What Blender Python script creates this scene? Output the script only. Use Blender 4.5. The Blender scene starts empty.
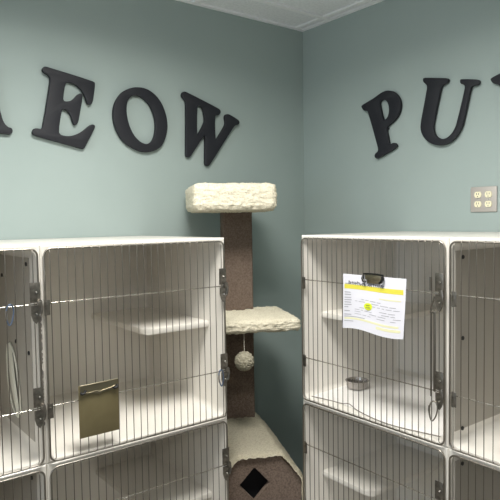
import bpy, bmesh, math, random
from mathutils import Vector, Matrix, noise
random.seed(7)
S=bpy.context.scene; C=S.collection
# ---------------------------------------------------------------- camera
cd=bpy.data.cameras.new('camera'); cam=bpy.data.objects.new('camera',cd); C.objects.link(cam)
yaw,pit,rol=[math.radians(v) for v in (52.337,-2.9255,-0.8686)]
F=Vector((math.cos(yaw)*math.cos(pit),math.sin(yaw)*math.cos(pit),math.sin(pit)))
R0=Vector((math.sin(yaw),-math.cos(yaw),0)); U0=R0.cross(F)
RR=R0*math.cos(rol)+U0*math.sin(rol); UU=U0*math.cos(rol)-R0*math.sin(rol)
m=Matrix((RR,UU,-F)).transposed().to_4x4(); m.translation=Vector((-2.0668,-2.2166,1.7454))
cam.matrix_world=m; cd.sensor_width=36; cd.lens=587.78*36/500; cd.clip_start=.01
S.camera=cam
# ---------------------------------------------------------------- world, light, exposure
w=bpy.data.worlds.new('world'); S.world=w; w.use_nodes=True
w.node_tree.nodes['Background'].inputs[0].default_value=(.8,.85,.9,1)
w.node_tree.nodes['Background'].inputs[1].default_value=.0
S.view_settings.view_transform='Standard'; S.view_settings.look='None'
S.view_settings.gamma=1; S.view_settings.use_curve_mapping=False
S.view_settings.exposure=0.0
ZC=2.6905
#          x, y, power (W) of each ceiling troffer, louvre spread (deg), 0.56 x 0.56 m
TROFFERS=[(-1.36,-1.19,37,165),(-3.245,-1.15,6,180),(-1.35,-3.55,4,180),(-3.245,-3.55,24,180)]
for x,y,pw,sprd in TROFFERS:
    ld=bpy.data.lights.new('troffer_light','AREA'); ld.shape='RECTANGLE'; ld.size=.56; ld.size_y=.56; ld.spread=math.radians(sprd)
    ld.energy=pw; ld.color=(1,.975,.925)
    lo=bpy.data.objects.new('troffer_light',ld); C.objects.link(lo); lo.location=(x,y,ZC-.035)
# cool fill light, added unseen to brighten ceiling and upper walls: x, y, z, power, facing
FILL_WIN=(-4.50,-1.5,1.95,17)
ld=bpy.data.lights.new('added_fill_light','AREA'); ld.shape='RECTANGLE'; ld.size=1.36; ld.size_y=.96; ld.energy=FILL_WIN[3]; ld.color=(.80,.90,1)
lo=bpy.data.objects.new('added_fill_light',ld); C.objects.link(lo); lo.location=FILL_WIN[:3]; lo.rotation_euler=(0,-math.pi/2,0)
# ---------------------------------------------------------------- materials
def mat(name,col,rough=.6,metal=0,bump=None,var=None,spec=.5,coat=0):
    m=bpy.data.materials.new(name); m.use_nodes=True; nt=m.node_tree; b=nt.nodes['Principled BSDF']
    b.inputs['Base Color'].default_value=(*col,1); b.inputs['Roughness'].default_value=rough
    b.inputs['Metallic'].default_value=metal; b.inputs['Specular IOR Level'].default_value=spec
    b.inputs['Coat Weight'].default_value=coat
    tc=nt.nodes.new('ShaderNodeTexCoord')
    if bump:
        sc,st,dist=bump
        n=nt.nodes.new('ShaderNodeTexNoise'); n.inputs['Scale'].default_value=sc; n.inputs['Detail'].default_value=4
        nt.links.new(tc.outputs['Object'],n.inputs['Vector'])
        bp=nt.nodes.new('ShaderNodeBump'); bp.inputs['Strength'].default_value=st; bp.inputs['Distance'].default_value=dist
        nt.links.new(n.outputs['Fac'],bp.inputs['Height']); nt.links.new(bp.outputs['Normal'],b.inputs['Normal'])
    if var:
        sc,c2,lo,hi=var
        n=nt.nodes.new('ShaderNodeTexNoise'); n.inputs['Scale'].default_value=sc; n.inputs['Detail'].default_value=5
        nt.links.new(tc.outputs['Object'],n.inputs['Vector'])
        r=nt.nodes.new('ShaderNodeValToRGB'); r.color_ramp.elements[0].position=lo; r.color_ramp.elements[1].position=hi
        r.color_ramp.elements[0].color=(*col,1); r.color_ramp.elements[1].color=(*c2,1)
        nt.links.new(n.outputs['Fac'],r.inputs['Fac']); nt.links.new(r.outputs['Color'],b.inputs['Base Color'])
    return m
M_wall=mat('sage_green_paint',(.335,.405,.390),.75,bump=(220,.08,.001),var=(3,(.35,.42,.405),.35,.65),spec=.3)
M_backwall=mat('cream_paint',(.45,.44,.42),.8,bump=(200,.08,.001))
M_tile=mat('mineral_ceiling_tile',(.84,.87,.90),.9,bump=(140,.35,.002),var=(90,(.78,.81,.84),.45,.6))
M_grid=mat('white_grid_paint',(.88,.90,.92),.45)
M_floor=mat('vinyl_floor',(.24,.22,.195),.4,bump=(60,.05,.001),var=(14,(.28,.26,.23),.4,.6))
M_shell=mat('white_fibreglass',(.77,.74,.68),.32,bump=(35,.04,.0015),var=(5,(.73,.70,.64),.4,.7),coat=.2)
M_rod=mat('stainless_rod',(.24,.22,.19),.36,1)
M_cross=mat('highlit_cross_rod',(.62,.60,.55),.25,1)  # lighter than the upright rods: the highlights are put into the colour
M_panel=mat('grey_divider_panel',(.40,.375,.33),.45,bump=(40,.04,.001))
M_shag=mat('shaggy_ball_pile',(.46,.43,.33),.95,bump=(200,1,.005),var=(130,(.30,.28,.20),.4,.7))
M_frame=mat('door_frame_steel',(.30,.28,.245),.35,1)
M_latch=mat('worn_steel_latch',(.30,.28,.25),.38,1,bump=(150,.3,.001),var=(60,(.16,.15,.13),.4,.65))
M_chip=mat('chipped_bare_patch',(.10,.095,.09),.7,bump=(120,.5,.002),var=(110,(.22,.20,.18),.4,.6))
M_bright=mat('bright_rivet',(.8,.8,.78),.2,1)
M_black=mat('black_letter_paint',(.012,.013,.018),.6,bump=(90,.08,.001),spec=.4)
M_plush=mat('cream_plush',(.80,.75,.60),.95,bump=(260,.9,.004),var=(160,(.62,.56,.42),.45,.72),spec=.1)
M_carpet=mat('brown_carpet',(.21,.160,.130),.97,bump=(300,.9,.004),var=(150,(.13,.098,.078),.38,.68),spec=.1)
M_dark=mat('hole_shade_black',(.008,.008,.010),.95)
M_paper=mat('white_paper',(.70,.70,.76),.7)
M_yel=mat('yellow_highlight',(.70,.63,.07),.6)
M_pale=mat('pale_yellow_highlight',(.74,.73,.46),.6)
M_stk=mat('lime_sticker',(.66,.76,.03),.5)
M_ink=mat('grey_print',(.36,.36,.40),.7)
M_ink2=mat('black_ink',(.05,.05,.07),.6)
M_brass=mat('olive_board',(.185,.155,.08),.42,.25,bump=(30,.06,.001),var=(12,(.155,.13,.065),.4,.65))
M_clip=mat('clip_metal',(.33,.295,.21),.38,1)
M_blackmetal=mat('black_clip_metal',(.03,.03,.03),.3,.8)
M_bowl=mat('steel_bowl',(.42,.40,.38),.25,1,bump=(120,.5,.003))
M_cloth=mat('white_pad',(.84,.82,.79),.9,bump=(160,.4,.002))
M_clothedge=mat('grey_pad_hem',(.30,.28,.25),.9)
M_plate=mat('outlet_plate_steel',(.48,.45,.42),.5,.35,bump=(120,.1,.001))
M_ivory=mat('ivory_plastic',(.85,.80,.58),.35)
M_blue=mat('blue_anodised',(.16,.21,.30),.3,.8)
M_slot=mat('dark_slot',(.02,.02,.02),.6)
M_string=mat('cream_string',(.7,.66,.55),.9)
M_milky=mat('milky_white',(.84,.84,.74),.4)
M_emit=bpy.data.materials.new('lit_diffuser'); M_emit.use_nodes=True
_b=M_emit.node_tree.nodes['Principled BSDF']; _b.inputs['Emission Color'].default_value=(1,.97,.9,1); _b.inputs['Emission Strength'].default_value=1.5
# ---------------------------------------------------------------- helpers
def link(name,me,m=None,parent=None,loc=None,rz=0,smooth=False):
    if m is not None and len(me.materials)==0: me.materials.append(m)
    o=bpy.data.objects.new(name,me); C.objects.link(o)
    if parent: o.parent=parent
    if loc: o.location=loc
    o.rotation_euler.z=rz
    return o
def done(bm,angle=35,smooth=True):
    bmesh.ops.recalc_face_normals(bm,faces=bm.faces)
    me=bpy.data.meshes.new('mesh'); bm.to_mesh(me); bm.free()
    if smooth:
        for p in me.polygons: p.use_smooth=True
        me.set_sharp_from_angle(angle=math.radians(angle))
    return me
def box(bm,a,b,bev=0,seg=2):
    t=bmesh.new(); bmesh.ops.create_cube(t,size=1)
    for v in t.verts:
        v.co=Vector([(a[i]+b[i])/2+v.co[i]*(b[i]-a[i]) for i in range(3)])
    if bev: bmesh.ops.bevel(t,geom=t.edges[:],offset=bev,segments=seg,affect='EDGES',profile=.5)
    merge(bm,t)
def merge(bm,t,M=None):
    if M: bmesh.ops.transform(t,matrix=M,verts=t.verts)
    me=bpy.data.meshes.new('tmp'); t.to_mesh(me); t.free(); bm.from_mesh(me); bpy.data.meshes.remove(me)
def tube(bm,pts,r,n=8,closed=False,cap=True,rads=None):
    pts=[Vector(p) for p in pts]; N=len(pts); rings=[]
    up=None
    for i,p in enumerate(pts):
        if closed: t=(pts[(i+1)%N]-pts[i-1]).normalized()
        else: t=(pts[min(i+1,N-1)]-pts[max(i-1,0)]).normalized()
        if up is None: up=Vector((0,0,1)) if abs(t.z)<.9 else Vector((1,0,0))
        s=t.cross(up).normalized(); up=s.cross(t).normalized()
        rr=rads[i] if rads else r
        rings.append([bm.verts.new(p+s*math.cos(2*math.pi*k/n)*rr+up*math.sin(2*math.pi*k/n)*rr) for k in range(n)])
    for i in range(N if closed else N-1):
        A,B=rings[i],rings[(i+1)%N]
        for k in range(n): bm.faces.new((A[k],A[(k+1)%n],B[(k+1)%n],B[k]))
    if cap and not closed: bm.faces.new(rings[0][::-1]); bm.faces.new(rings[-1])
def cyl(bm,c,r,h,axis='Z',n=16,r2=None):
    t=bmesh.new(); bmesh.ops.create_cone(t,cap_ends=True,segments=n,radius1=r,radius2=r if r2 is None else r2,depth=h)
    M=Matrix.Translation(Vector(c))
    if axis=='Y': M=M@Matrix.Rotation(math.pi/2,4,'X')
    if axis=='X': M=M@Matrix.Rotation(math.pi/2,4,'Y')
    merge(bm,t,M)
def rrect(x0,x1,z0,z1,r,n=5):
    P=[]
    for cx,cz,a0 in ((x1-r,z1-r,0),(x0+r,z1-r,90),(x0+r,z0+r,180),(x1-r,z0+r,270)):
        for k in range(n+1):
            a=math.radians(a0+90*k/n); P.append((cx+r*math.cos(a),cz+r*math.sin(a)))
    return P
def tag(o,label,cat,group=None,kind=None):
    o['label']=label; o['category']=cat
    if group: o['group']=group
    if kind: o['kind']=kind
    return o
def empty(name,loc,rz=0):
    o=bpy.data.objects.new(name,None); C.objects.link(o); o.location=loc; o.rotation_euler.z=rz; o.empty_display_size=.1; return o
def struct(name,bm_or_me,m,parent=None):
    me=bm_or_me if isinstance(bm_or_me,bpy.types.Mesh) else done(bm_or_me,smooth=False)
    o=link(name,me,m,parent)
    if not parent: o['kind']='structure'
    return o
# ---------------------------------------------------------------- room shell
XW,YW=-4.6,-4.8
def sb(name,a,b,m):
    bm=bmesh.new(); box(bm,a,b); return struct(name,bm,m)
sb('wall_left',(XW,0,0),(0.1,.1,2.9),M_wall)
sb('wall_right',(0,YW,0),(.1,0,2.9),M_wall)
sb('wall_back',(XW-.1,YW-.1,0),(.1,YW,2.9),M_backwall)
sb('wall_far_left',(XW-.1,YW,0),(XW,.1,2.9),M_backwall)
sb('floor',(XW-.1,YW-.1,-.1),(.1,.1,0),M_floor)
sb('ceiling',(XW,YW,ZC+.008),(0,0,ZC+.1),M_tile)
# suspended ceiling: grid bars
gx=[-.055-.595*i for i in range(8)]; gy=[-.20-.62*i for i in range(8)]
n=1
for x in gx: sb('trim_%d'%n,(x-.012,YW+.02,ZC-.001),(x+.012,-.02,ZC+.0075),M_grid); n+=1
for y in gy: sb('trim_%d'%n,(XW+.02,y-.012,ZC-.0012),(-.02,y+.012,ZC+.0073),M_grid); n+=1
sb('trim_%d'%n,(XW,-.02,ZC-.002),(0,0,ZC+.0078),M_grid); n+=1
sb('trim_%d'%n,(-.02,YW,ZC-.002),(0,-.02,ZC+.0078),M_grid); n+=1
bm=bmesh.new(); box(bm,(XW,-.012,0),(0,0,.10),.002); struct('baseboard_left',bm,M_grid)
bm=bmesh.new(); box(bm,(-.012,YW,0),(0,-.012,.10),.002); struct('baseboard_right',bm,M_grid)
places=['nearest the wall corner','toward the far end of the left wall','toward the far end of the right wall','farthest from the wall corner']
for (x,y,pw,sprd),pl in zip(TROFFERS,places):
    bm=bmesh.new()
    for a,b in (((-.31,-.31,-.02),(-.28,.31,.0)),((.28,-.31,-.02),(.31,.31,.0)),((-.28,-.31,-.02),(.28,-.28,.0)),((-.28,.28,-.02),(.28,.31,.0))): box(bm,a,b)
    t=tag(empty('ceiling_light',(x,y,ZC-.003),math.pi/2),'white framed fluorescent ceiling panel light '+pl,'light','ceiling panel lights')
    link('light_frame',done(bm,smooth=False),M_grid,t)
    bm=bmesh.new(); box(bm,(-.28,-.28,-.012),(.28,.28,-.004)); link('diffuser',done(bm,smooth=False),M_emit,t)

# made-up window with a glowing panel, added out of view for the fill light
def part_box(name,a,b,m,parent=None):
    bm=bmesh.new(); box(bm,a,b); return link(name,done(bm,smooth=False),m,parent)
wy0,wy1,wz0,wz1=FILL_WIN[1]-.5,FILL_WIN[1]+.5,FILL_WIN[2]-.7,FILL_WIN[2]+.7
bm=bmesh.new()
for a,b in (((XW,wy0-.06,wz0-.06),(XW+.03,wy1+.06,wz0)),((XW,wy0-.06,wz1),(XW+.03,wy1+.06,wz1+.06)),((XW,wy0-.06,wz0),(XW+.03,wy0,wz1)),((XW,wy1,wz0),(XW+.03,wy1+.06,wz1)),((XW,wy0,FILL_WIN[2]-.015),(XW+.025,wy1,FILL_WIN[2]+.015))): box(bm,a,b)
wn=struct('added_window_1',bm,M_grid)
M_fill_pane=bpy.data.materials.new('added_glow_pane'); M_fill_pane.use_nodes=True
_b=M_fill_pane.node_tree.nodes['Principled BSDF']; _b.inputs['Emission Color'].default_value=(.8,.9,1,1); _b.inputs['Emission Strength'].default_value=1.2
part_box('fill_pane',(XW+.001,wy0,wz0),(XW+.006,wy1,wz1),M_fill_pane,wn)
LETTERS={
'M':('L',[[(-1.437, 2.087), (-1.435, 2.073), (-1.443, 2.063), (-1.559, 2.067), (-1.561, 2.083), (-1.538, 2.096), (-1.521, 2.228), (-1.586, 2.095), (-1.599, 2.094), (-1.628, 2.231), (-1.645, 2.11), (-1.627, 2.098), (-1.627, 2.085), (-1.699, 2.088), (-1.702, 2.104), (-1.681, 2.116), (-1.657, 2.26), (-1.675, 2.271), (-1.674, 2.291), (-1.613, 2.293), (-1.58, 2.177), (-1.525, 2.3), (-1.482, 2.299), (-1.482, 2.282), (-1.496, 2.266), (-1.477, 2.15), (-1.467, 2.106), (-1.452, 2.089)]]),
'E':('L',[[(-1.322, 2.315), (-1.313, 2.324), (-1.121, 2.292), (-1.119, 2.28), (-1.13, 2.214), (-1.141, 2.199), (-1.153, 2.203), (-1.164, 2.238), (-1.18, 2.26), (-1.203, 2.274), (-1.236, 2.278), (-1.25, 2.204), (-1.229, 2.203), (-1.21, 2.212), (-1.19, 2.236), (-1.178, 2.241), (-1.169, 2.234), (-1.191, 2.13), (-1.201, 2.116), (-1.212, 2.121), (-1.218, 2.15), (-1.232, 2.171), (-1.254, 2.175), (-1.271, 2.078), (-1.237, 2.072), (-1.209, 2.078), (-1.176, 2.095), (-1.149, 2.12), (-1.133, 2.128), (-1.121, 2.12), (-1.171, 2.029), (-1.178, 2.029), (-1.363, 2.067), (-1.367, 2.077), (-1.362, 2.091), (-1.349, 2.094), (-1.329, 2.091), (-1.293, 2.278), (-1.299, 2.292), (-1.322, 2.302)]]),
'O':('L',[[(-0.945, 2.294), (-0.897, 2.295), (-0.849, 2.27), (-0.815, 2.224), (-0.799, 2.163), (-0.805, 2.112), (-0.826, 2.066), (-0.862, 2.039), (-0.911, 2.029), (-0.965, 2.043), (-1.011, 2.072), (-1.039, 2.118), (-1.049, 2.17), (-1.041, 2.218), (-1.014, 2.259), (-0.982, 2.282)], [(-0.948, 2.262), (-0.912, 2.254), (-0.878, 2.224), (-0.859, 2.176), (-0.857, 2.127), (-0.871, 2.082), (-0.897, 2.064), (-0.927, 2.07), (-0.957, 2.094), (-0.979, 2.135), (-0.989, 2.182), (-0.987, 2.224), (-0.973, 2.25)]]),
'W':('L',[[(-0.728, 2.28), (-0.725, 2.298), (-0.71, 2.305), (-0.527, 2.246), (-0.524, 2.23), (-0.537, 2.217), (-0.557, 2.217), (-0.556, 2.1), (-0.496, 2.183), (-0.504, 2.212), (-0.497, 2.227), (-0.48, 2.23), (-0.419, 2.206), (-0.422, 2.186), (-0.447, 2.182), (-0.591, 1.991), (-0.604, 1.988), (-0.615, 1.996), (-0.61, 2.131), (-0.691, 2.023), (-0.706, 2.021), (-0.712, 2.03), (-0.706, 2.257), (-0.714, 2.272)], [(-0.65, 2.254), (-0.619, 2.244), (-0.609, 2.184), (-0.654, 2.114)]]),
'P':('R',[[(-0.402, 2.247), (-0.406, 2.256), (-0.472, 2.274), (-0.522, 2.294), (-0.552, 2.296), (-0.587, 2.284), (-0.61, 2.26), (-0.622, 2.23), (-0.616, 2.194), (-0.598, 2.169), (-0.575, 2.154), (-0.542, 2.139), (-0.559, 2.061), (-0.581, 2.068), (-0.595, 2.064), (-0.602, 2.047), (-0.49, 2.006), (-0.477, 2.017), (-0.48, 2.031), (-0.498, 2.039), (-0.498, 2.054), (-0.44, 2.226), (-0.418, 2.227)], [(-0.503, 2.254), (-0.528, 2.262), (-0.546, 2.252), (-0.558, 2.231), (-0.56, 2.198), (-0.548, 2.176), (-0.527, 2.17)]]),
'U':('R',[[(-0.732, 2.306), (-0.737, 2.313), (-0.846, 2.29), (-0.85, 2.281), (-0.846, 2.27), (-0.831, 2.269), (-0.816, 2.26), (-0.782, 2.12), (-0.782, 2.096), (-0.791, 2.071), (-0.815, 2.056), (-0.842, 2.055), (-0.869, 2.073), (-0.886, 2.102), (-0.924, 2.24), (-0.918, 2.251), (-0.903, 2.257), (-0.901, 2.271), (-0.907, 2.274), (-0.977, 2.259), (-0.983, 2.251), (-0.98, 2.239), (-0.966, 2.239), (-0.95, 2.239), (-0.945, 2.225), (-0.912, 2.094), (-0.895, 2.066), (-0.869, 2.042), (-0.837, 2.03), (-0.801, 2.031), (-0.763, 2.046), (-0.734, 2.074), (-0.72, 2.104), (-0.722, 2.136), (-0.754, 2.272), (-0.749, 2.283), (-0.735, 2.294)]]),
'R':('R',[[(-1.027, 2.246), (-1.029, 2.254), (-1.073, 2.265), (-1.106, 2.277), (-1.127, 2.281), (-1.15, 2.272), (-1.166, 2.253), (-1.174, 2.233), (-1.171, 2.203), (-1.159, 2.185), (-1.195, 2.119), (-1.21, 2.119), (-1.216, 2.109), (-1.214, 2.1), (-1.183, 2.087), (-1.165, 2.097), (-1.135, 2.171), (-1.121, 2.166), (-1.134, 2.094), (-1.148, 2.099), (-1.158, 2.096), (-1.162, 2.083), (-1.096, 2.049), (-1.087, 2.058), (-1.089, 2.069), (-1.101, 2.076), (-1.098, 2.088), (-1.065, 2.223), (-1.038, 2.231)], [(-1.094, 2.253), (-1.11, 2.259), (-1.123, 2.251), (-1.131, 2.234), (-1.133, 2.206), (-1.125, 2.189), (-1.111, 2.183)]]),
}
# ---------------------------------------------------------------- wall letters
def letter_mesh(side,loops,k_):
    cu=bpy.data.curves.new('l','CURVE'); cu.dimensions='2D'; cu.fill_mode='BOTH'; cu.extrude=.0055; cu.bevel_depth=.002; cu.bevel_resolution=2; cu.offset=-.002
    xs=[p[0] for l in loops for p in l]; zs=[p[1] for l in loops for p in l]
    cx,cz=(min(xs)+max(xs))/2,min(zs)
    for l in loops:
        for it in range(3 if k_ in 'O' else 2):
            q=[]
            for i in range(len(l)):
                a=Vector(l[i]); b=Vector(l[(i+1)%len(l)]); L=(b-a).length; k=.25 if (it or k_ in 'O') else min(.25,.010/L)
                q+= [a.lerp(b,k),a.lerp(b,1-k)]
            l=[tuple(v) for v in q]
        sp=cu.splines.new('POLY'); sp.points.add(len(l)-1); sp.use_cyclic_u=True
        for p,c in zip(sp.points,l):
            p.co=((c[0]-cx) if side=='L' else -(c[0]-cx),c[1]-cz,0,1)
    o=bpy.data.objects.new('tmp',cu); C.objects.link(o)
    bpy.context.view_layer.update()
    me=bpy.data.meshes.new_from_object(o.evaluated_get(bpy.context.evaluated_depsgraph_get()))
    bpy.data.objects.remove(o)
    bm=bmesh.new(); bm.from_mesh(me); bmesh.ops.remove_doubles(bm,verts=bm.verts,dist=.00005)
    # curve XY plane -> upright: x stays, y -> z, z -> -y
    bmesh.ops.transform(bm,matrix=Matrix.Rotation(math.pi/2,4,'X'),verts=bm.verts)
    return done(bm,30),cx,cz
LAB={'M':'black painted letter M, cut off by the left edge of the picture','E':'black painted serif letter E on the left wall, tilted clockwise',
'O':'black painted letter O, an oval ring on the left wall','W':'black painted letter W on the left wall, nearest the cat tree',
'P':'black painted letter P on the right wall, nearest the corner, tilted','U':'black painted letter U on the right wall above the cages',
'R':'black painted letter R, only its serif tip showing at the right picture edge'}
for k,(side,loops) in LETTERS.items():
    me,cx,cz=letter_mesh(side,loops,k)
    loc=(cx,-.0125,cz) if side=='L' else (-.0125,cx,cz)
    o=link('wall_letter',me,M_black,None,loc,0 if side=='L' else -math.pi/2)
    tag(o,LAB[k],'letter','black wall letters'); o['kind']='thing' if False else ''
    del o['kind']
    bm=bmesh.new(); box(bm,(-.004,-.001,-.004),(.004,.005,.004))  # small stand-off behind the letter
    # stand-off sits behind the letter stroke nearest the middle
    v=min(me.vertices,key=lambda v:(v.co.x**2+(v.co.z-.12)**2))
    bmesh.ops.translate(bm,verts=bm.verts,vec=(v.co.x,.0075,v.co.z))
    link('standoff',done(bm,smooth=False),M_black,o)
# ---------------------------------------------------------------- power outlet on the right wall
ot=empty('power_outlet',(-.0002,-.994,1.762),-math.pi/2)
tag(ot,'metal outlet plate with four ivory sockets on the right wall','outlet')
bm=bmesh.new(); box(bm,(-.054,-.006,0),(.054,0,.096),.003,3); link('cover_plate',done(bm),M_plate,ot)
for sx in (-.0215,.0215):
    for z in (.030,.066):
        bm=bmesh.new(); t=bmesh.new()
        bmesh.ops.create_cone(t,cap_ends=True,segments=24,radius1=.0145,radius2=.0138,depth=.004)
        for v in t.verts: v.co.y=max(-.0115,min(.0115,v.co.y))
        merge(bm,t,Matrix.Translation((sx,-.0078,z))@Matrix.Rotation(math.pi/2,4,'X'))
        so=link('socket',done(bm),M_ivory,ot)
        bm=bmesh.new()
        for dx,h in((-.0045,.008),(.0045,.0065)): box(bm,(sx+dx-.0008,-.0105,z+.001-h/2+.002),(sx+dx+.0008,-.0096,z+.001+h/2+.002))
        cyl(bm,(sx,-.0101,z-.007),.0018,.0008,'Y',10)
        link('socket_slots',done(bm,smooth=False),M_slot,so)
    bm=bmesh.new(); cyl(bm,(sx,-.0066,.048),.0022,.0014,'Y',12); link('screw',done(bm),M_bright,ot)
# ---------------------------------------------------------------- cages
CW,CD,CH=.6150,.598,.6092; PW=.6161
BK=.066     # hollow / thickness behind the back panel
OX,OT,OB=.0115,.0140,.0095
SL=.030   # the cage floors fall towards the door
fl=lambda y:OB+SL*max(0,y)
def shell_mesh():
    bm=bmesh.new(); n=5; r=.022
    def loop(ins,y,r,zs=0): return [bm.verts.new((x,y,z)) for x,z in rrect(OX+ins,CW-OX-ins,OB+ins,CH-OT-ins,max(r,.004),n)]
    # outer rim loop matched to the rounded opening, squared off at the corners
    base=rrect(OX,CW-OX,OB,CH-OT,r,n); outer=[]
    cs=((CW,CH),(0,CH),(0,0),(CW,0))
    for q in range(4):
        cx,cz=cs[q]
        for k in range(n+1):
            outer.append((cx,cz))
    fr=.004
    def ring(P,y): return [bm.verts.new((x,y,z)) for x,z in P]
    inn=lambda P,d:[(min(max(x,d),CW-d),min(max(z,d),CH-d)) for x,z in P]
    R_back=ring(outer,CD); R_o=ring(outer,fr); R_f=ring(inn(outer,fr),0)
    L0=loop(-.003,0,r+.003); L1=loop(-.0009,.0009,r); L2=loop(0,.003,r)
    L3=loop(0,CD-BK-.018,r); L4=loop(.0055,CD-BK-.0055,r-.004); L5=loop(.018,CD-BK,.006)
    seq=[R_back,R_o,R_f,L0,L1,L2,L3,L4,L5]; N=len(L0)
    for A,B in zip(seq,seq[1:]):
        for k in range(N):
            vs=[A[k],A[(k+1)%N],B[(k+1)%N],B[k]]
            try: bm.faces.new(vs)
            except ValueError: pass
    bm.faces.new(L5); bm.faces.new(R_back[::-1])
    for l_ in (L3,L4,L5):
        for v in l_:
            if v.co.z<OB+.05: v.co.z+=SL*v.co.y
    bmesh.ops.remove_doubles(bm,verts=bm.verts,dist=1e-5)
    bmesh.ops.dissolve_degenerate(bm,edges=bm.edges,dist=1e-6)
    return done(bm,30)
ROD_Z=(CH*.735,CH*.265)   # heights of the two cross rods
DY=-.0065
def door_frame_mesh():
    bm=bmesh.new(); P=rrect(.0085,CW-.0085,.0045,CH-.0115,.02,6)
    tube(bm,[(x,DY,z) for x,z in P],.0028,8,closed=True); return done(bm,80)
NB=25
def bar_meshes():
    out=[]
    rnd=random.Random(3)
    for j in range(NB):
        x=.0235+(CW-.047)*j/(NB-1)+rnd.uniform(-.0018,.0018)
        z0=.0045; z1=CH-.0105
        if j in (0,NB-1): z0+=.006; z1-=.006
        bm=bmesh.new(); b=rnd.uniform(-.001,.001)
        pts=[(x,DY-.001,z0),(x,DY-.0045,z0+.006)]
        for k in range(1,8): pts.append((x+b*math.sin(math.pi*k/8),DY-.0045,z0+.006+(z1-z0-.012)*k/8))
        pts+=[(x,DY-.0045,z1-.006),(x,DY-.003,z1-.0005),(x,DY+.0005,z1+.002)]
        tube(bm,pts,.00135,6); out.append(done(bm,80))
    return out
def cross_mesh():
    bm=bmesh.new(); tube(bm,[(.0085,DY,0)]+[(CW*k/12,DY-.0009,0) for k in range(1,12)]+[(CW-.0085,DY,0)],.0019,8); return done(bm,80)
def shelf_mesh():
    # bench shelf: local x 0..w from the side wall, y 0..d, rounded free front corner
    bm=bmesh.new(); w_,d_,t_,r=.245,.445,.022,.05
    P=[(0,d_),(0,0)]
    for k in range(9):
        a=math.radians(-90+90*k/8); P.append((w_-r+r*math.cos(a),r+r*math.sin(a)))
    P.append((w_,d_))
    prof=[(0,.004),(.002,.0),( .0,0)]
    def ring(ins,z):
        R=[]
        cx,cy=w_/2,d_/2
        for x,y in P: R.append(bm.verts.new((min(max(x,0),w_-ins) if x>w_/2 else x, max(y,ins) if y<d_/2 else y,z)))
        return R
    rs=[ring(.006,0),ring(.0015,.002),ring(0,.006),ring(0,t_-.006),ring(.0015,t_-.002),ring(.006,t_)]
    N=len(P)
    for A,B in zip(rs,rs[1:]):
        for k in range(N): bm.faces.new((A[k],A[(k+1)%N],B[(k+1)%N],B[k]))
    bm.faces.new(rs[0][::-1]); bm.faces.new(rs[-1])
    return done(bm,40)
def mirror_x(me):
    bm=bmesh.new(); bm.from_mesh(me); bmesh.ops.scale(bm,vec=(-1,1,1),verts=bm.verts)
    bmesh.ops.reverse_faces(bm,faces=bm.faces); return done(bm,40)
def hinge_mesh():
    bm=bmesh.new(); box(bm,(.001,DY-.0075,-.022),(.0165,DY-.0052,.020),.001)
    cyl(bm,(.0045,DY-.0045,-.001),.0036,.044,'Z',12)
    box(bm,(.005,DY-.0095,-.010),(.014,DY-.0075,.010),.001); return done(bm)
def latch_mesh():
    bm=bmesh.new()
    # striker plate above the cross rod, tapered keeper plate below, slide rod beside them
    box(bm,(-.029,DY-.0085,.006),(-.001,DY-.0055,.060),.0012)
    t=bmesh.new(); vs=[]
    prof=[(-.027,-.002),(-.002,-.002),(-.0005,-.020),(-.006,-.040),(-.014,-.052),(-.022,-.044),(-.027,-.028)]
    f=[t.verts.new((x,DY-.0095,z)) for x,z in prof]; g=[t.verts.new((x,DY-.0055,z)) for x,z in prof]
    t.faces.new(f); t.faces.new(g[::-1])
    for k in range(len(prof)): t.faces.new((f[k],g[k],g[(k+1)%len(prof)],f[(k+1)%len(prof)]))
    merge(bm,t)
    box(bm,(-.012,DY-.016,-.006),(.0015,DY-.0085,.010),.002)
    tube(bm,[(-.004,DY-.012,-.030),(-.001,DY-.013,-.020),(.000,DY-.013,-.004),(-.003,DY-.012,.012)],.0035,8)
    return done(bm)
def knob_mesh():
    bm=bmesh.new(); cyl(bm,(0,-.001,0),.0034,.003,'Y',12,r2=.0025); return done(bm)
def hole_mesh():
    bm=bmesh.new(); cyl(bm,(0,0,0),.006,.003,'X',14); cyl(bm,(0,0,0),.0028,.0046,'X',6); return done(bm)
MS=shell_mesh(); MF=door_frame_mesh(); MB=bar_meshes(); MC=cross_mesh(); MSH=shelf_mesh(); MSHm=mirror_x(MSH)
MH=hinge_mesh(); ML=latch_mesh(); MK=knob_mesh(); MHO=hole_mesh()
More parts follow.
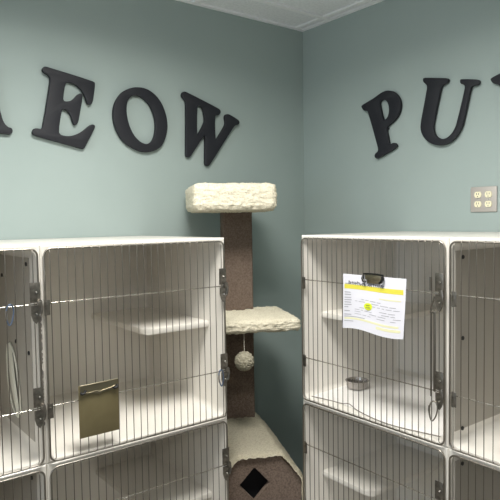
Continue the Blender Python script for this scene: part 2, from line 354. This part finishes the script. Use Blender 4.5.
def cage(loc,rz,label,group,shelf=None,holes=()):
    t=tag(empty('animal_cage',loc,rz),label,'cage',group)
    link('cage_shell',MS,M_shell,t)
    d=link('door',MF,M_frame,t)
    for me in MB: link('vertical_bar',me,M_rod,d)
    for z in ROD_Z:
        link('cross_bar',MC,M_cross,d,(0,0,z))
        link('hinge',MH,M_latch,d,(.017 if rz else .002,0,z-.010))
        l=link('latch',ML,M_latch,d,(CW-.005,0,z)); l['label']='worn steel sliding latch'
        link('rivet',MK,M_bright,d,(CW-.017,DY-.0085,z+.033)); link('rivet',MK,M_latch,d,(CW-.018,DY-.0095,z-.026))
    zs=.318
    if shelf=='R': link('shelf',MSHm,M_shell,t,(CW-OX+.001,CD-BK-.445,zs-.022))
    if shelf=='L': link('shelf',MSH,M_shell,t,(OX-.001,CD-BK-.445,zs-.022))
    if holes:
        s_=holes[0][0]; bm=bmesh.new(); a=CW-OX-.0022 if s_=='R' else OX-.0005
        ya=.055 if s_=='R' else .012
        box(bm,(a,ya,OB+.040),(a+.0027,CD-BK-.022,CH-OT-.024),.0008,1); pn=link('divider_panel',done(bm),M_panel,t); pn['label']='grey bolted side panel'
    for side,y,z in holes:
        h=link('fixing_bolt',MHO,M_slot,t,(CW-OX-.0035 if side=='R' else OX+.0035,y,z))
    return t
XE,YE=-.9274,-.6257; YF,XF=-.602,-.602; Z1=1.6881-.61; Z0=Z1-.61
hr=[('R',.075,1.631-Z1),('R',.324,1.584-Z1),('R',.198,1.393-Z1),('R',.077,1.378-Z1)]
hl=[('L',.048,1.63-Z1),('L',.048,1.395-Z1),('L',.048,1.13-Z1)]
lx=[XE-PW+.0005,XE-2*PW+.0005]
cage((lx[0],YF,Z1),0,'top row white cage with the olive clipboard clipped on its bars','cages along the left wall','R')
LC=cage((lx[1],YF,Z1),0,'top row white cage at the left picture edge, blue clip on its door','cages along the left wall','L',hr)
cage((lx[0],YF,Z0),0,'lower white cage directly under the one with the olive clipboard','cages along the left wall','R')
cage((lx[1],YF,Z0),0,'lower white cage at the bottom left corner of the picture','cages along the left wall','L',[('R',.089,1.014-Z0-.001)])
ry=[YE-.0005,YE-PW-.0005]
cage((XF,ry[0],Z1),-math.pi/2,'top row white cage holding a steel bowl, with paper form on its door','cages along the right wall','L')
cage((XF,ry[1],Z1),-math.pi/2,'top row empty white cage at the right picture edge','cages along the right wall','R',hl)
cage((XF,ry[0],Z0),-math.pi/2,'lower white cage directly under the one with the paper form','cages along the right wall','L')
cage((XF,ry[1],Z0),-math.pi/2,'lower white cage at the bottom right corner of the picture','cages along the right wall','R',[('L',.048,1.025-Z0)])
# stands carrying the cages (below the frame)
def stand(loc,rz,label):
    t=tag(empty('cage_stand',loc,rz),label,'stand','cage stands')
    L=2*PW
    bm=bmesh.new(); box(bm,(0,.02,.42),(L,.58,Z0-.0008),.004); link('stand_top',done(bm),M_shell,t)
    for x in (.05,L-.05):
        for y in (.06,.54):
            bm=bmesh.new(); box(bm,(x-.025,y-.025,0),(x+.025,y+.025,.42),.003); link('leg',done(bm),M_latch,t)
stand((XE-2*PW,YF,0),0,'steel legged stand carrying the cages along the left wall')
stand((XF,YE,0),-math.pi/2,'steel legged stand carrying the cages along the right wall')
# chipped paint on the divider right of the leftmost cage
rnd=random.Random(11)
def chip(z0,z1,x0,wd,parent,name='paint_chip'):
    bm=bmesh.new(); P=[]; n=26
    for i in range(n+1):
        z=z0+(z1-z0)*i/n; e=min(1,min(i,n-i)/2)
        P.append((z,min(.0092,wd*e*(.45+.75*rnd.random()))))
    A=[];B=[]
    for z,wv in P:
        A.append((bm.verts.new((x0,-.0012,z)),bm.verts.new((x0,.0002,z)))); B.append((bm.verts.new((x0+max(wv,.0004),-.0012,z)),bm.verts.new((x0+max(wv,.0004),.0002,z))))
    for i in range(n):
        bm.faces.new((A[i][0],B[i][0],B[i+1][0],A[i+1][0])); bm.faces.new((B[i][0],B[i][1],B[i+1][1],B[i+1][0])); bm.faces.new((A[i][1],A[i][0],A[i+1][0],A[i+1][1]))
    bm.faces.new((A[0][0],A[0][1],B[0][1],B[0][0])); bm.faces.new((A[n][0],B[n][0],B[n][1],A[n][1]))
    o=link(name,done(bm,20),M_chip,parent); return o
for a,b,wd in ((.31,.46,.009),(.20,.33,.007),(.10,.21,.0085)):
    o=chip(a,b,CW-.0095,wd*1.35,LC); o['label']='dark chipped patch of paint on the rim'
# ---------------------------------------------------------------- things hanging on the doors
def wire_loop(name,pts,r,m,parent=None,loc=None): 
    bm=bmesh.new(); tube(bm,pts,r,8,closed=True); return link(name,done(bm,80),m,parent,loc)
def carabiner(loc,rz,tilt,label,m,L=.055,W=.018):
    P=[]
    for k in range(28):
        a=2*math.pi*k/28; z=math.cos(a)*L/2; x=math.sin(a)*W/2*(1.0+.25*math.cos(a))
        P.append((x*math.cos(tilt)-z*math.sin(tilt),0,z*math.cos(tilt)+x*math.sin(tilt)))
    t=tag(empty('snap_hook',loc,rz),label,'clip','snap hooks on the doors')
    wire_loop('hook_body',[(x,y,z-L/2) for x,y,z in P],.0022,m,t)
    bm=bmesh.new(); tube(bm,[(-W*.46,0,-L*.75),(-W*.55,0,-L*.5),(-W*.5,0,-L*.28)],.0026,8); link('gate',done(bm,80),M_frame,t)
FY=YF+DY
carabiner((XE-.036,FY-.011,1.078+ROD_Z[1]+.008),0,.05,'blue snap hook on the right latch of the cage with the clipboard',M_blue)
carabiner((-1.632,FY-.011,1.078+ROD_Z[0]+.008),0,-.05,'blue snap hook on the bars of the leftmost top cage',M_blue)
carabiner((XF+DY-.012,YE-PW+.038,1.078+ROD_Z[1]-.028),-math.pi/2,-.15,'steel snap hook at the lower latch of the cage with the bowl',M_frame,.060,.026)
# long release rod on the right bank, beside the latches of the bowl cage
t=tag(empty('release_rod',(XF+DY-.009,YE-PW+.047,1.078),-math.pi/2),'long steel release rod standing upright along the latches of the bowl cage','rod')
bm=bmesh.new(); tube(bm,[(0,0,.145),(0,0,.16),(-.001,0,.30),(0,0,.405)],.0026,8); box(bm,(.006,.001,.16),(.014,.004,.40),.001); link('rod',done(bm,60),M_rod,t)
bm=bmesh.new(); tube(bm,[(0,0,.405),(.004,-.001,.418),(.010,-.002,.428),(.012,-.001,.440)],.0028,8); tube(bm,[(-.003,0,.455),(-.003,0,.495)],.003,8); box(bm,(-.004,-.002,.390),(.016,.002,.396),.001)
link('handle',done(bm,60),M_frame,t)
# ---- olive clipboard
cb=tag(empty('clipboard',(-1.3935,FY-.0085,1.1315)),'small olive brown clipboard hanging on the bars of a left cage','clipboard')
bm=bmesh.new(); box(bm,(-.0605,-.0030,0),(.0605,0,.152),.001); link('board',done(bm),M_brass,cb)
bm=bmesh.new(); prof=[(-.057,.150),(.057,.152),(.057,.128),(.040,.126),(.012,.124),(0,.119),(-.014,.124),(-.040,.126),(-.057,.127)]
f=[bm.verts.new((x,-.0065,z)) for x,z in prof]; g=[bm.verts.new((x,-.0032,z)) for x,z in prof]
bm.faces.new(f); bm.faces.new(g[::-1])
for k in range(len(prof)): bm.faces.new((f[k],g[k],g[(k+1)%len(prof)],f[(k+1)%len(prof)]))
cl=link('clip',done(bm,20),M_clip,cb); cl['label']='brassy metal clip across the top'
bm=bmesh.new(); tube(bm,[(-.056,-.006,.1515),(0,-.0075,.1525),(.056,-.006,.1535)],.0022,8); link('clip_spine',done(bm,60),M_clip,cl)
bm=bmesh.new(); tube(bm,[(-.048,-.0085,.131),(-.030,-.009,.1285),(-.012,-.009,.131),(0,-.0095,.1265),(.012,-.009,.130),(.030,-.009,.1315),(.048,-.0085,.136)],.0017,8); link('clip_wire',done(bm,60),M_clip,cl)
for x in (-.049,.049):
    bm=bmesh.new(); tube(bm,[(x-.008,-.009,.134),(x-.004,-.0105,.129),(x+.004,-.0105,.131),(x+.007,-.009,.138)],.0036,8); link('clip_end',done(bm,60),M_slot,cl)
# ---- paper form held by a dark clip on the bowl cage
pf=tag(empty('paper_form',(XF+DY-.008,-.975,1.378),-math.pi/2),'white printed form with yellow bands and lime sticker on the bowl cage door','paper')
PWD,PH=.247,.183
NX,NZ=24,16
def sheet_y(x,z):
    u=x/PWD+.5; v=z/PH
    return -.0035-.0030*math.sin(u*5.2)*(1-v)-.004*(1-v)**2-.0015*math.sin(u*3.1)
def sheet_z(x,z):
    u=x/PWD+.5; return z*(1+ .0)+ (1-z/PH)*.006*math.sin(u*6.0)
def on_sheet(bm,x0,x1,z0,z1,off,n=None,thick=.0003):
    nx=max(2,int((x1-x0)/PWD*NX)+1) if n is None else n; nz=max(1,int((z1-z0)/PH*NZ))
    G=[[bm.verts.new((x0+(x1-x0)*i/nx,sheet_y(x0+(x1-x0)*i/nx,z0+(z1-z0)*j/nz)-off,sheet_z(x0+(x1-x0)*i/nx,z0+(z1-z0)*j/nz))) for i in range(nx+1)] for j in range(nz+1)]
    fs=[bm.faces.new((G[j][i],G[j][i+1],G[j+1][i+1],G[j+1][i])) for j in range(nz) for i in range(nx)]
    for row in G:
        for v in row:
            if v.co.x>0: v.co.x*=1+.09*(v.co.z/PH)**1.0
    if thick:
        r=bmesh.ops.extrude_face_region(bm,geom=fs); bmesh.ops.translate(bm,verts=[v for v in r['geom'] if isinstance(v,bmesh.types.BMVert)],vec=(0,thick,0))
bm=bmesh.new(); on_sheet(bm,-PWD/2,PWD/2,0,PH,0,NX,.0012); pp=link('sheet',done(bm,30),M_paper,pf)
def marks(name,rects,m,off=.0004):
    bm=bmesh.new()
    for a in rects: on_sheet(bm,*a,off)
    return link(name,done(bm,30),m,pp)
h=PWD/2
marks('yellow_band',[(-h+.006,h-.008,PH-.049,PH-.034)],M_yel)['label']='wide yellow highlighter band'
marks('pale_band',[(-h+.008,h-.02,.031,.037),(.02,h-.012,.018,.026),(.03,h-.015,.112,.116)],M_pale)
rnd=random.Random(5); L=[]
for i,z in enumerate((.121,.113,.103,.095,.087,.079,.071,.058,.046)):
    L.append((-h+.007,-h+.007+rnd.uniform(.018,.034),z,z+.0026))
for i,z in enumerate((.103,.095,.087,.075,.067,.060,.052)):
    x=-h+.055
    while x<h-.03:
        wv=rnd.uniform(.008,.03)
        if rnd.random()<.6: L.append((x,x+wv,z-(x+h)*.02,z-(x+h)*.02+.0016))
        x+=wv+.006
L+=[(-h+.007,-h+.10,.0395,.0415),(-h+.007,-h+.05,.024,.026),(-h+.010,-h+.030,PH-.033,PH-.030)]
marks('printed_lines',L,M_ink,.0006)
# handwriting: short uneven pen strokes (too small to read in the photograph)
bm=bmesh.new(); x=-h+.027; rnd=random.Random(2)
while x<h-.075:
    if not (.40<((x+h)/PWD)<.44):
        hz=rnd.uniform(.008,.012); z=PH-.0315-(x+h)*.03
        y=sheet_y(x,z)-.0011
        tube(bm,[(x,y,z),(x+.001,y,z+hz),(x+.004,y,z+hz*rnd.uniform(.2,.8)),(x+.005,y,z+hz*rnd.uniform(0,1))],.0009,5)
    x+=.0075
link('handwriting',done(bm,60),M_ink2,pp)
# lime round sticker with two short dark words' worth of pen strokes
bm=bmesh.new(); P=[]
sx,sz=-.012,.084
for k in range(24):
    a=2*math.pi*k/24; P.append((sx+.0165*math.cos(a),sz+.0115*math.sin(a)))
f=[bm.verts.new((x_,sheet_y(x_,z_)-.0012,z_)) for x_,z_ in P]; g=[bm.verts.new((x_,sheet_y(x_,z_)-.0004,z_)) for x_,z_ in P]
bm.faces.new(f); bm.faces.new(g[::-1])
for k in range(24): bm.faces.new((f[k],g[k],g[(k+1)%24],f[(k+1)%24]))
st=link('sticker',done(bm,30),M_stk,pp); st['label']='round lime yellow sticker with dark scribble'
bm=bmesh.new()
for z,x0,x1 in((.0875,-.019,-.004),(.0805,-.021,-.002)):
    pts=[]; x=x0;k=0
    while x<x1: pts.append((x,sheet_y(x,z)-.0016,z+(.0013 if k%2 else -.0013))); x+=.0019;k+=1
    tube(bm,pts,.0008,5)
link('sticker_writing',done(bm,80),M_ink2,st)
# dark spring clip
ck=link('clip_plate',None or (lambda b:(box(b,(-.032,-.0125,PH-.012),(.032,-.0060,PH+.004),.002),done(b))[1])(bmesh.new()),M_clip,pf)
bm=bmesh.new(); tube(bm,[(-.040,-.009,PH+.006),(-.02,-.012,PH+.0075),(.02,-.012,PH+.0075),(.040,-.009,PH+.005)],.0028,8); link('clip_roll',done(bm,60),M_blackmetal,ck)
for s in(-1,1):
    bm=bmesh.new(); tube(bm,[(s*.040,-.010,PH+.003),(s*.041,-.0135,PH-.008),(s*.036,-.0145,PH-.016),(s*.028,-.0135,PH-.019)],.0042,8,rads=[.0025,.0045,.0048,.0035]); link('clip_jaw',done(bm,60),M_blackmetal,ck)
bm=bmesh.new(); box(bm,(-.026,-.0095,PH-.024),(.026,-.0070,PH-.012),.001); link('clip_lip',done(bm),M_clip,ck)
for o in (ck,): o.location.x=.011
# ---------------------------------------------------------------- inside the cages
fz=Z1+OB
# white pad on the bowl cage floor
bm=bmesh.new(); nx,ny=40,30; rnd=random.Random(9)
x0,x1,y0,y1=YE-.022,YE-CW+.03,0,0
def pad_pt(u,v):
    x=.028+(CW-.075)*u; y=.020+.018*math.sin(u*7)*(1-v)+.022*(1 if u<.1 else 0)*0+(.455)*v
    z=OB+.0045+.0022*noise.noise(Vector((u*5,v*5,1)))+.0015*noise.noise(Vector((u*14,v*14,2)))
    if v<.04: z-=.0028
    return (x,y,max(z,OB+.0012)+SL*y+.0006)
G=[[bm.verts.new(pad_pt(i/nx,j/ny)) for i in range(nx+1)] for j in range(ny+1)]
fs=[bm.faces.new((G[j][i],G[j][i+1],G[j+1][i+1],G[j+1][i])) for j in range(ny) for i in range(nx)]
r=bmesh.ops.extrude_face_region(bm,geom=fs)
for v in r['geom']:
    if isinstance(v,bmesh.types.BMVert): v.co.z=fl(v.co.y)+.0006
pd=link('floor_pad',done(bm,50),M_cloth,None,(XF,YE-.0005,Z1),-math.pi/2)
tag(pd,'thin white absorbent pad lying under the steel bowl','pad')
bm=bmesh.new(); pts=[]
for i in range(nx+1):
    x,y,z=pad_pt(i/nx,0); pts.append((x,y-.001,fl(y)+.0026+ (.010*math.exp(-((i/nx-.32)/.05)**2))))
tube(bm,pts,.0016,6); hm=link('hem',done(bm,80),M_clothedge,pd); hm['label']='grey curled front hem'
# bowl
def lathe(bm,prof,n=32,c=(0,0,0)):
    rings=[]
    for r_,z in prof: rings.append([bm.verts.new((c[0]+r_*math.cos(2*math.pi*k/n),c[1]+r_*math.sin(2*math.pi*k/n),c[2]+z)) for k in range(n)])
    for A,B in zip(rings,rings[1:]):
        for k in range(n): bm.faces.new((A[k],A[(k+1)%n],B[(k+1)%n],B[k]))
    return rings
bm=bmesh.new(); rs=lathe(bm,[(.036,0),(.044,.002),(.047,.010),(.048,.030),(.0525,.034),(.053,.036),(.051,.0375),(.0465,.036),(.0445,.030),(.043,.010),(.036,.004)])
bm.faces.new(rs[0][::-1]); bm.faces.new(rs[-1])
bmesh.ops.scale(bm,vec=(.85,.85,.80),verts=bm.verts); bw=link('pet_bowl',done(bm,40),M_bowl,None,(-.400,-.712,Z1+OB+.0078+SL*.21)); tag(bw,'small round stainless steel bowl on the white pad','bowl')
# pale oval shape, a rim and a band, on the leftmost cage's side wall
LP=empty('pale_oval',(-1.5615,-.372,1.165),math.pi/2)
tag(LP,'long pale oval shape on the side of the leftmost cage','strap')
bm=bmesh.new()
prof=[(.046,.215),(.030,.222),(.010,.195),(-.005,.14),(-.012,.08),(-.020,.03),(-.045,.004),(-.060,.012),(-.062,.04),(-.050,.09),(-.020,.17),(.012,.214)]
outer=[(-.040,.0),(-.064,.020),(-.062,.07),(-.045,.14),(-.015,.19),(.020,.215),(.048,.205),(.060,.17),(.058,.11),(.044,.06),(.015,.02),(-.015,.002)]
tube(bm,[(x,0,z) for x,z in outer],.003,8,closed=True); link('oval_rim',done(bm,80),M_milky,LP)
bm=bmesh.new(); tube(bm,[(.030,0,.212),(.020,0,.16),(.004,0,.10),(-.018,0,.05),(-.040,0,.006)],.012,12,rads=[.012,.027,.026,.022,.012])
for v in bm.verts: v.co.y*=.12
link('oval_band',done(bm,80),M_milky,LP)
# ---------------------------------------------------------------- cat tree, turned to face out of the corner
TR=empty('cat_tree',(0,0,0),-math.atan2(.4305,.9026)); tag(TR,'tall brown and cream carpeted cat tree standing in the corner','cat tree')
def rbox(a,b,r,res,amp,fr,seed):
    # rounded, densely gridded box pushed about by noise: plush pile
    bm=bmesh.new(); bmesh.ops.create_cube(bm,size=2)
    n=max(2,int(max(b[i]-a[i] for i in range(3))/res))
    bmesh.ops.subdivide_edges(bm,edges=bm.edges[:],cuts=n,use_grid_fill=True)
    c=[(a[i]+b[i])/2 for i in range(3)]; hs=[(b[i]-a[i])/2 for i in range(3)]
    for v in bm.verts:
        p=Vector([v.co[i]*hs[i] for i in range(3)])
        core=Vector([max(-(hs[i]-r),min(hs[i]-r,p[i])) for i in range(3)])
        d=p-core
        if d.length>1e-9: p=core+d.normalized()*r
        nn=d.normalized() if d.length>0 else Vector((0,0,1))
        w_=Vector([p[i]+c[i] for i in range(3)])
        k=noise.noise(w_*fr+Vector((seed,0,0)))*amp+noise.noise(w_*fr*2.7+Vector((0,seed,0)))*amp*.8
        v.co=w_+nn*k
    return done(bm,180)
link('top_perch',rbox((-.645,-.65,1.780),(-.312,-.335,1.890),.028,.0055,.0042,60,1),M_plush,TR)
link('middle_perch',rbox((-.60,-.70,1.308),(-.238,-.34,1.358),.018,.0055,.0040,60,2),M_plush,TR)
def post(z0,z1): return rbox((-.494,-.418,z0),(-.366,-.335,z1),.008,.009,.0006,120,4)
link('upper_post',post(1.352,1.785),M_carpet,TR)
link('lower_post',post(.875,1.312),M_carpet,TR)
# condo: six-sided tunnel, plush over the top and slopes, carpet front with a diamond hole
uc=-.44; prof=[(.160,.03),(.160,.775),(.075,.868),(-.082,.868),(-.160,.785),(-.160,.03)]
v0,v1=-.815,-.325
HC=(-.460,.771); hr_=(.058,.064)
bm=bmesh.new()
outer=[(uc+x,z) for x,z in prof]; hole=[(HC[0]+hr_[0],HC[1]),(HC[0],HC[1]+hr_[1]),(HC[0]-hr_[0],HC[1]),(HC[0],HC[1]-hr_[1])]
dep=.02
def addloop(P,y): return [bm.verts.new((x,y,z)) for x,z in P]
o0,h0=addloop(outer,v0),addloop(hole,v0)
es=[bm.edges.new((l[i],l[(i+1)%len(l)])) for l in (o0,h0) for i in range(len(l))]
bmesh.ops.triangle_fill(bm,use_beauty=True,use_dissolve=False,edges=es)
# remove faces inside the hole if any
for f in bm.faces[:]:
    c=f.calc_center_median()
    if abs(c.x-HC[0])/hr_[0]+abs(c.z-HC[1])/hr_[1]<.999: bm.faces.remove(f)
r=bmesh.ops.extrude_face_region(bm,geom=bm.faces[:]); bmesh.ops.translate(bm,verts=[v for v in r['geom'] if isinstance(v,bmesh.types.BMVert)],vec=(0,dep,0))
cf=link('condo_front',done(bm,30),M_carpet,TR)
bm=bmesh.new()
def tunnel(off,ya,yb):
    A=[bm.verts.new((uc+x*(1+off/.175),ya,z+(off if z>.5 else 0))) for x,z in prof]; B=[bm.verts.new((v.co.x,yb,v.co.z)) for v in A]; return A,B
A,B=tunnel(-.001,v0+dep,v1); A2,B2=tunnel(-.014,v0+dep,v1)
for k in range(5):
    bm.faces.new((A[k],A[k+1],B[k+1],B[k])); bm.faces.new((A2[k],B2[k],B2[k+1],A2[k+1]))
    bm.faces.new((A[k],A2[k],A2[k+1],A[k+1])); bm.faces.new((B[k],B[k+1],B2[k+1],B2[k]))
bm.faces.new(B2)
link('condo_body',done(bm,20),M_carpet,TR)
bm=bmesh.new(); box(bm,(uc-.163,v0-.003,0),(uc+.163,v1,.03),.004); link('base_board',done(bm),M_carpet,TR)
# inside of the hole: black sheet standing in for the shade within
bm=bmesh.new(); box(bm,(uc-.135,v0+.06,.55),(uc+.135,v0+.07,.80)); link('condo_hole_shade',done(bm,smooth=False),M_dark,TR)
# plush cover running over roof and slopes
bm=bmesh.new()
path=[]
cx_=[( .170,.690),(.170,.785),(.086,.886),(-.090,.886),(-.170,.795),(-.170,.690)]
pts=[Vector((uc+x,0,z)) for x,z in cx_]
dense=[]
for a_,b_ in zip(pts,pts[1:]):
    L_=(b_-a_).length; n_=max(2,int(L_/.0065))
    for k in range(n_): dense.append(a_.lerp(b_,k/n_))
dense.append(pts[-1])
for it in range(14): dense=[dense[0]]+[(dense[i-1]+dense[i]*2+dense[i+1])/4 for i in range(1,len(dense)-1)]+[dense[-1]]
NV=86; rows=[]
for j in range(NV+1):
    y=v0-.014+(v1+.002-v0+.014)*j/NV; row=[]
    e=min(1,j/2.2); e=math.sin(e*math.pi/2)
    for i,p in enumerate(dense):
        a_=dense[max(i-1,0)]; b_=dense[min(i+1,len(dense)-1)]; t_=(b_-a_).normalized(); nn=Vector((t_.z,0,-t_.x))
        if nn.z<0 and abs(nn.z)>.2: nn=-nn
        if abs(nn.z)<=.2: nn=Vector((1 if p.x>uc else -1,0,0))
        q=Vector((p.x,y,p.z)); k=noise.noise(q*60)*.0040+noise.noise(q*150)*.0032
        row.append(bm.verts.new(q+nn*(k-(1-e)*.012)+Vector((0,noise.noise(q*80)*.003 if j==0 else 0,0))))
    rows.append(row)
for j in range(NV):
    for i in range(len(dense)-1): bm.faces.new((rows[j][i],rows[j][i+1],rows[j+1][i+1],rows[j+1][i]))
r=bmesh.ops.solidify(bm,geom=bm.faces[:],thickness=.010)
link('condo_roof_cover',done(bm,180),M_plush,TR)
# hanging ball toy
by,bz,bx=-.672,1.197,-.462
TT=TR
bm=bmesh.new(); tube(bm,[(bx,by,1.311),(bx,by,bz+.03)],.0011,6); sg=link('string',done(bm,80),M_string,TR)
bm=bmesh.new(); bmesh.ops.create_icosphere(bm,subdivisions=5,radius=.037)
for v in bm.verts:
    n_=v.co.normalized(); v.co+=n_*(noise.noise(n_*6)*.004+noise.noise(n_*14)*.004)
bmesh.ops.translate(bm,verts=bm.verts,vec=(bx,by,bz)); link('ball_toy',done(bm,180),M_shag,sg)
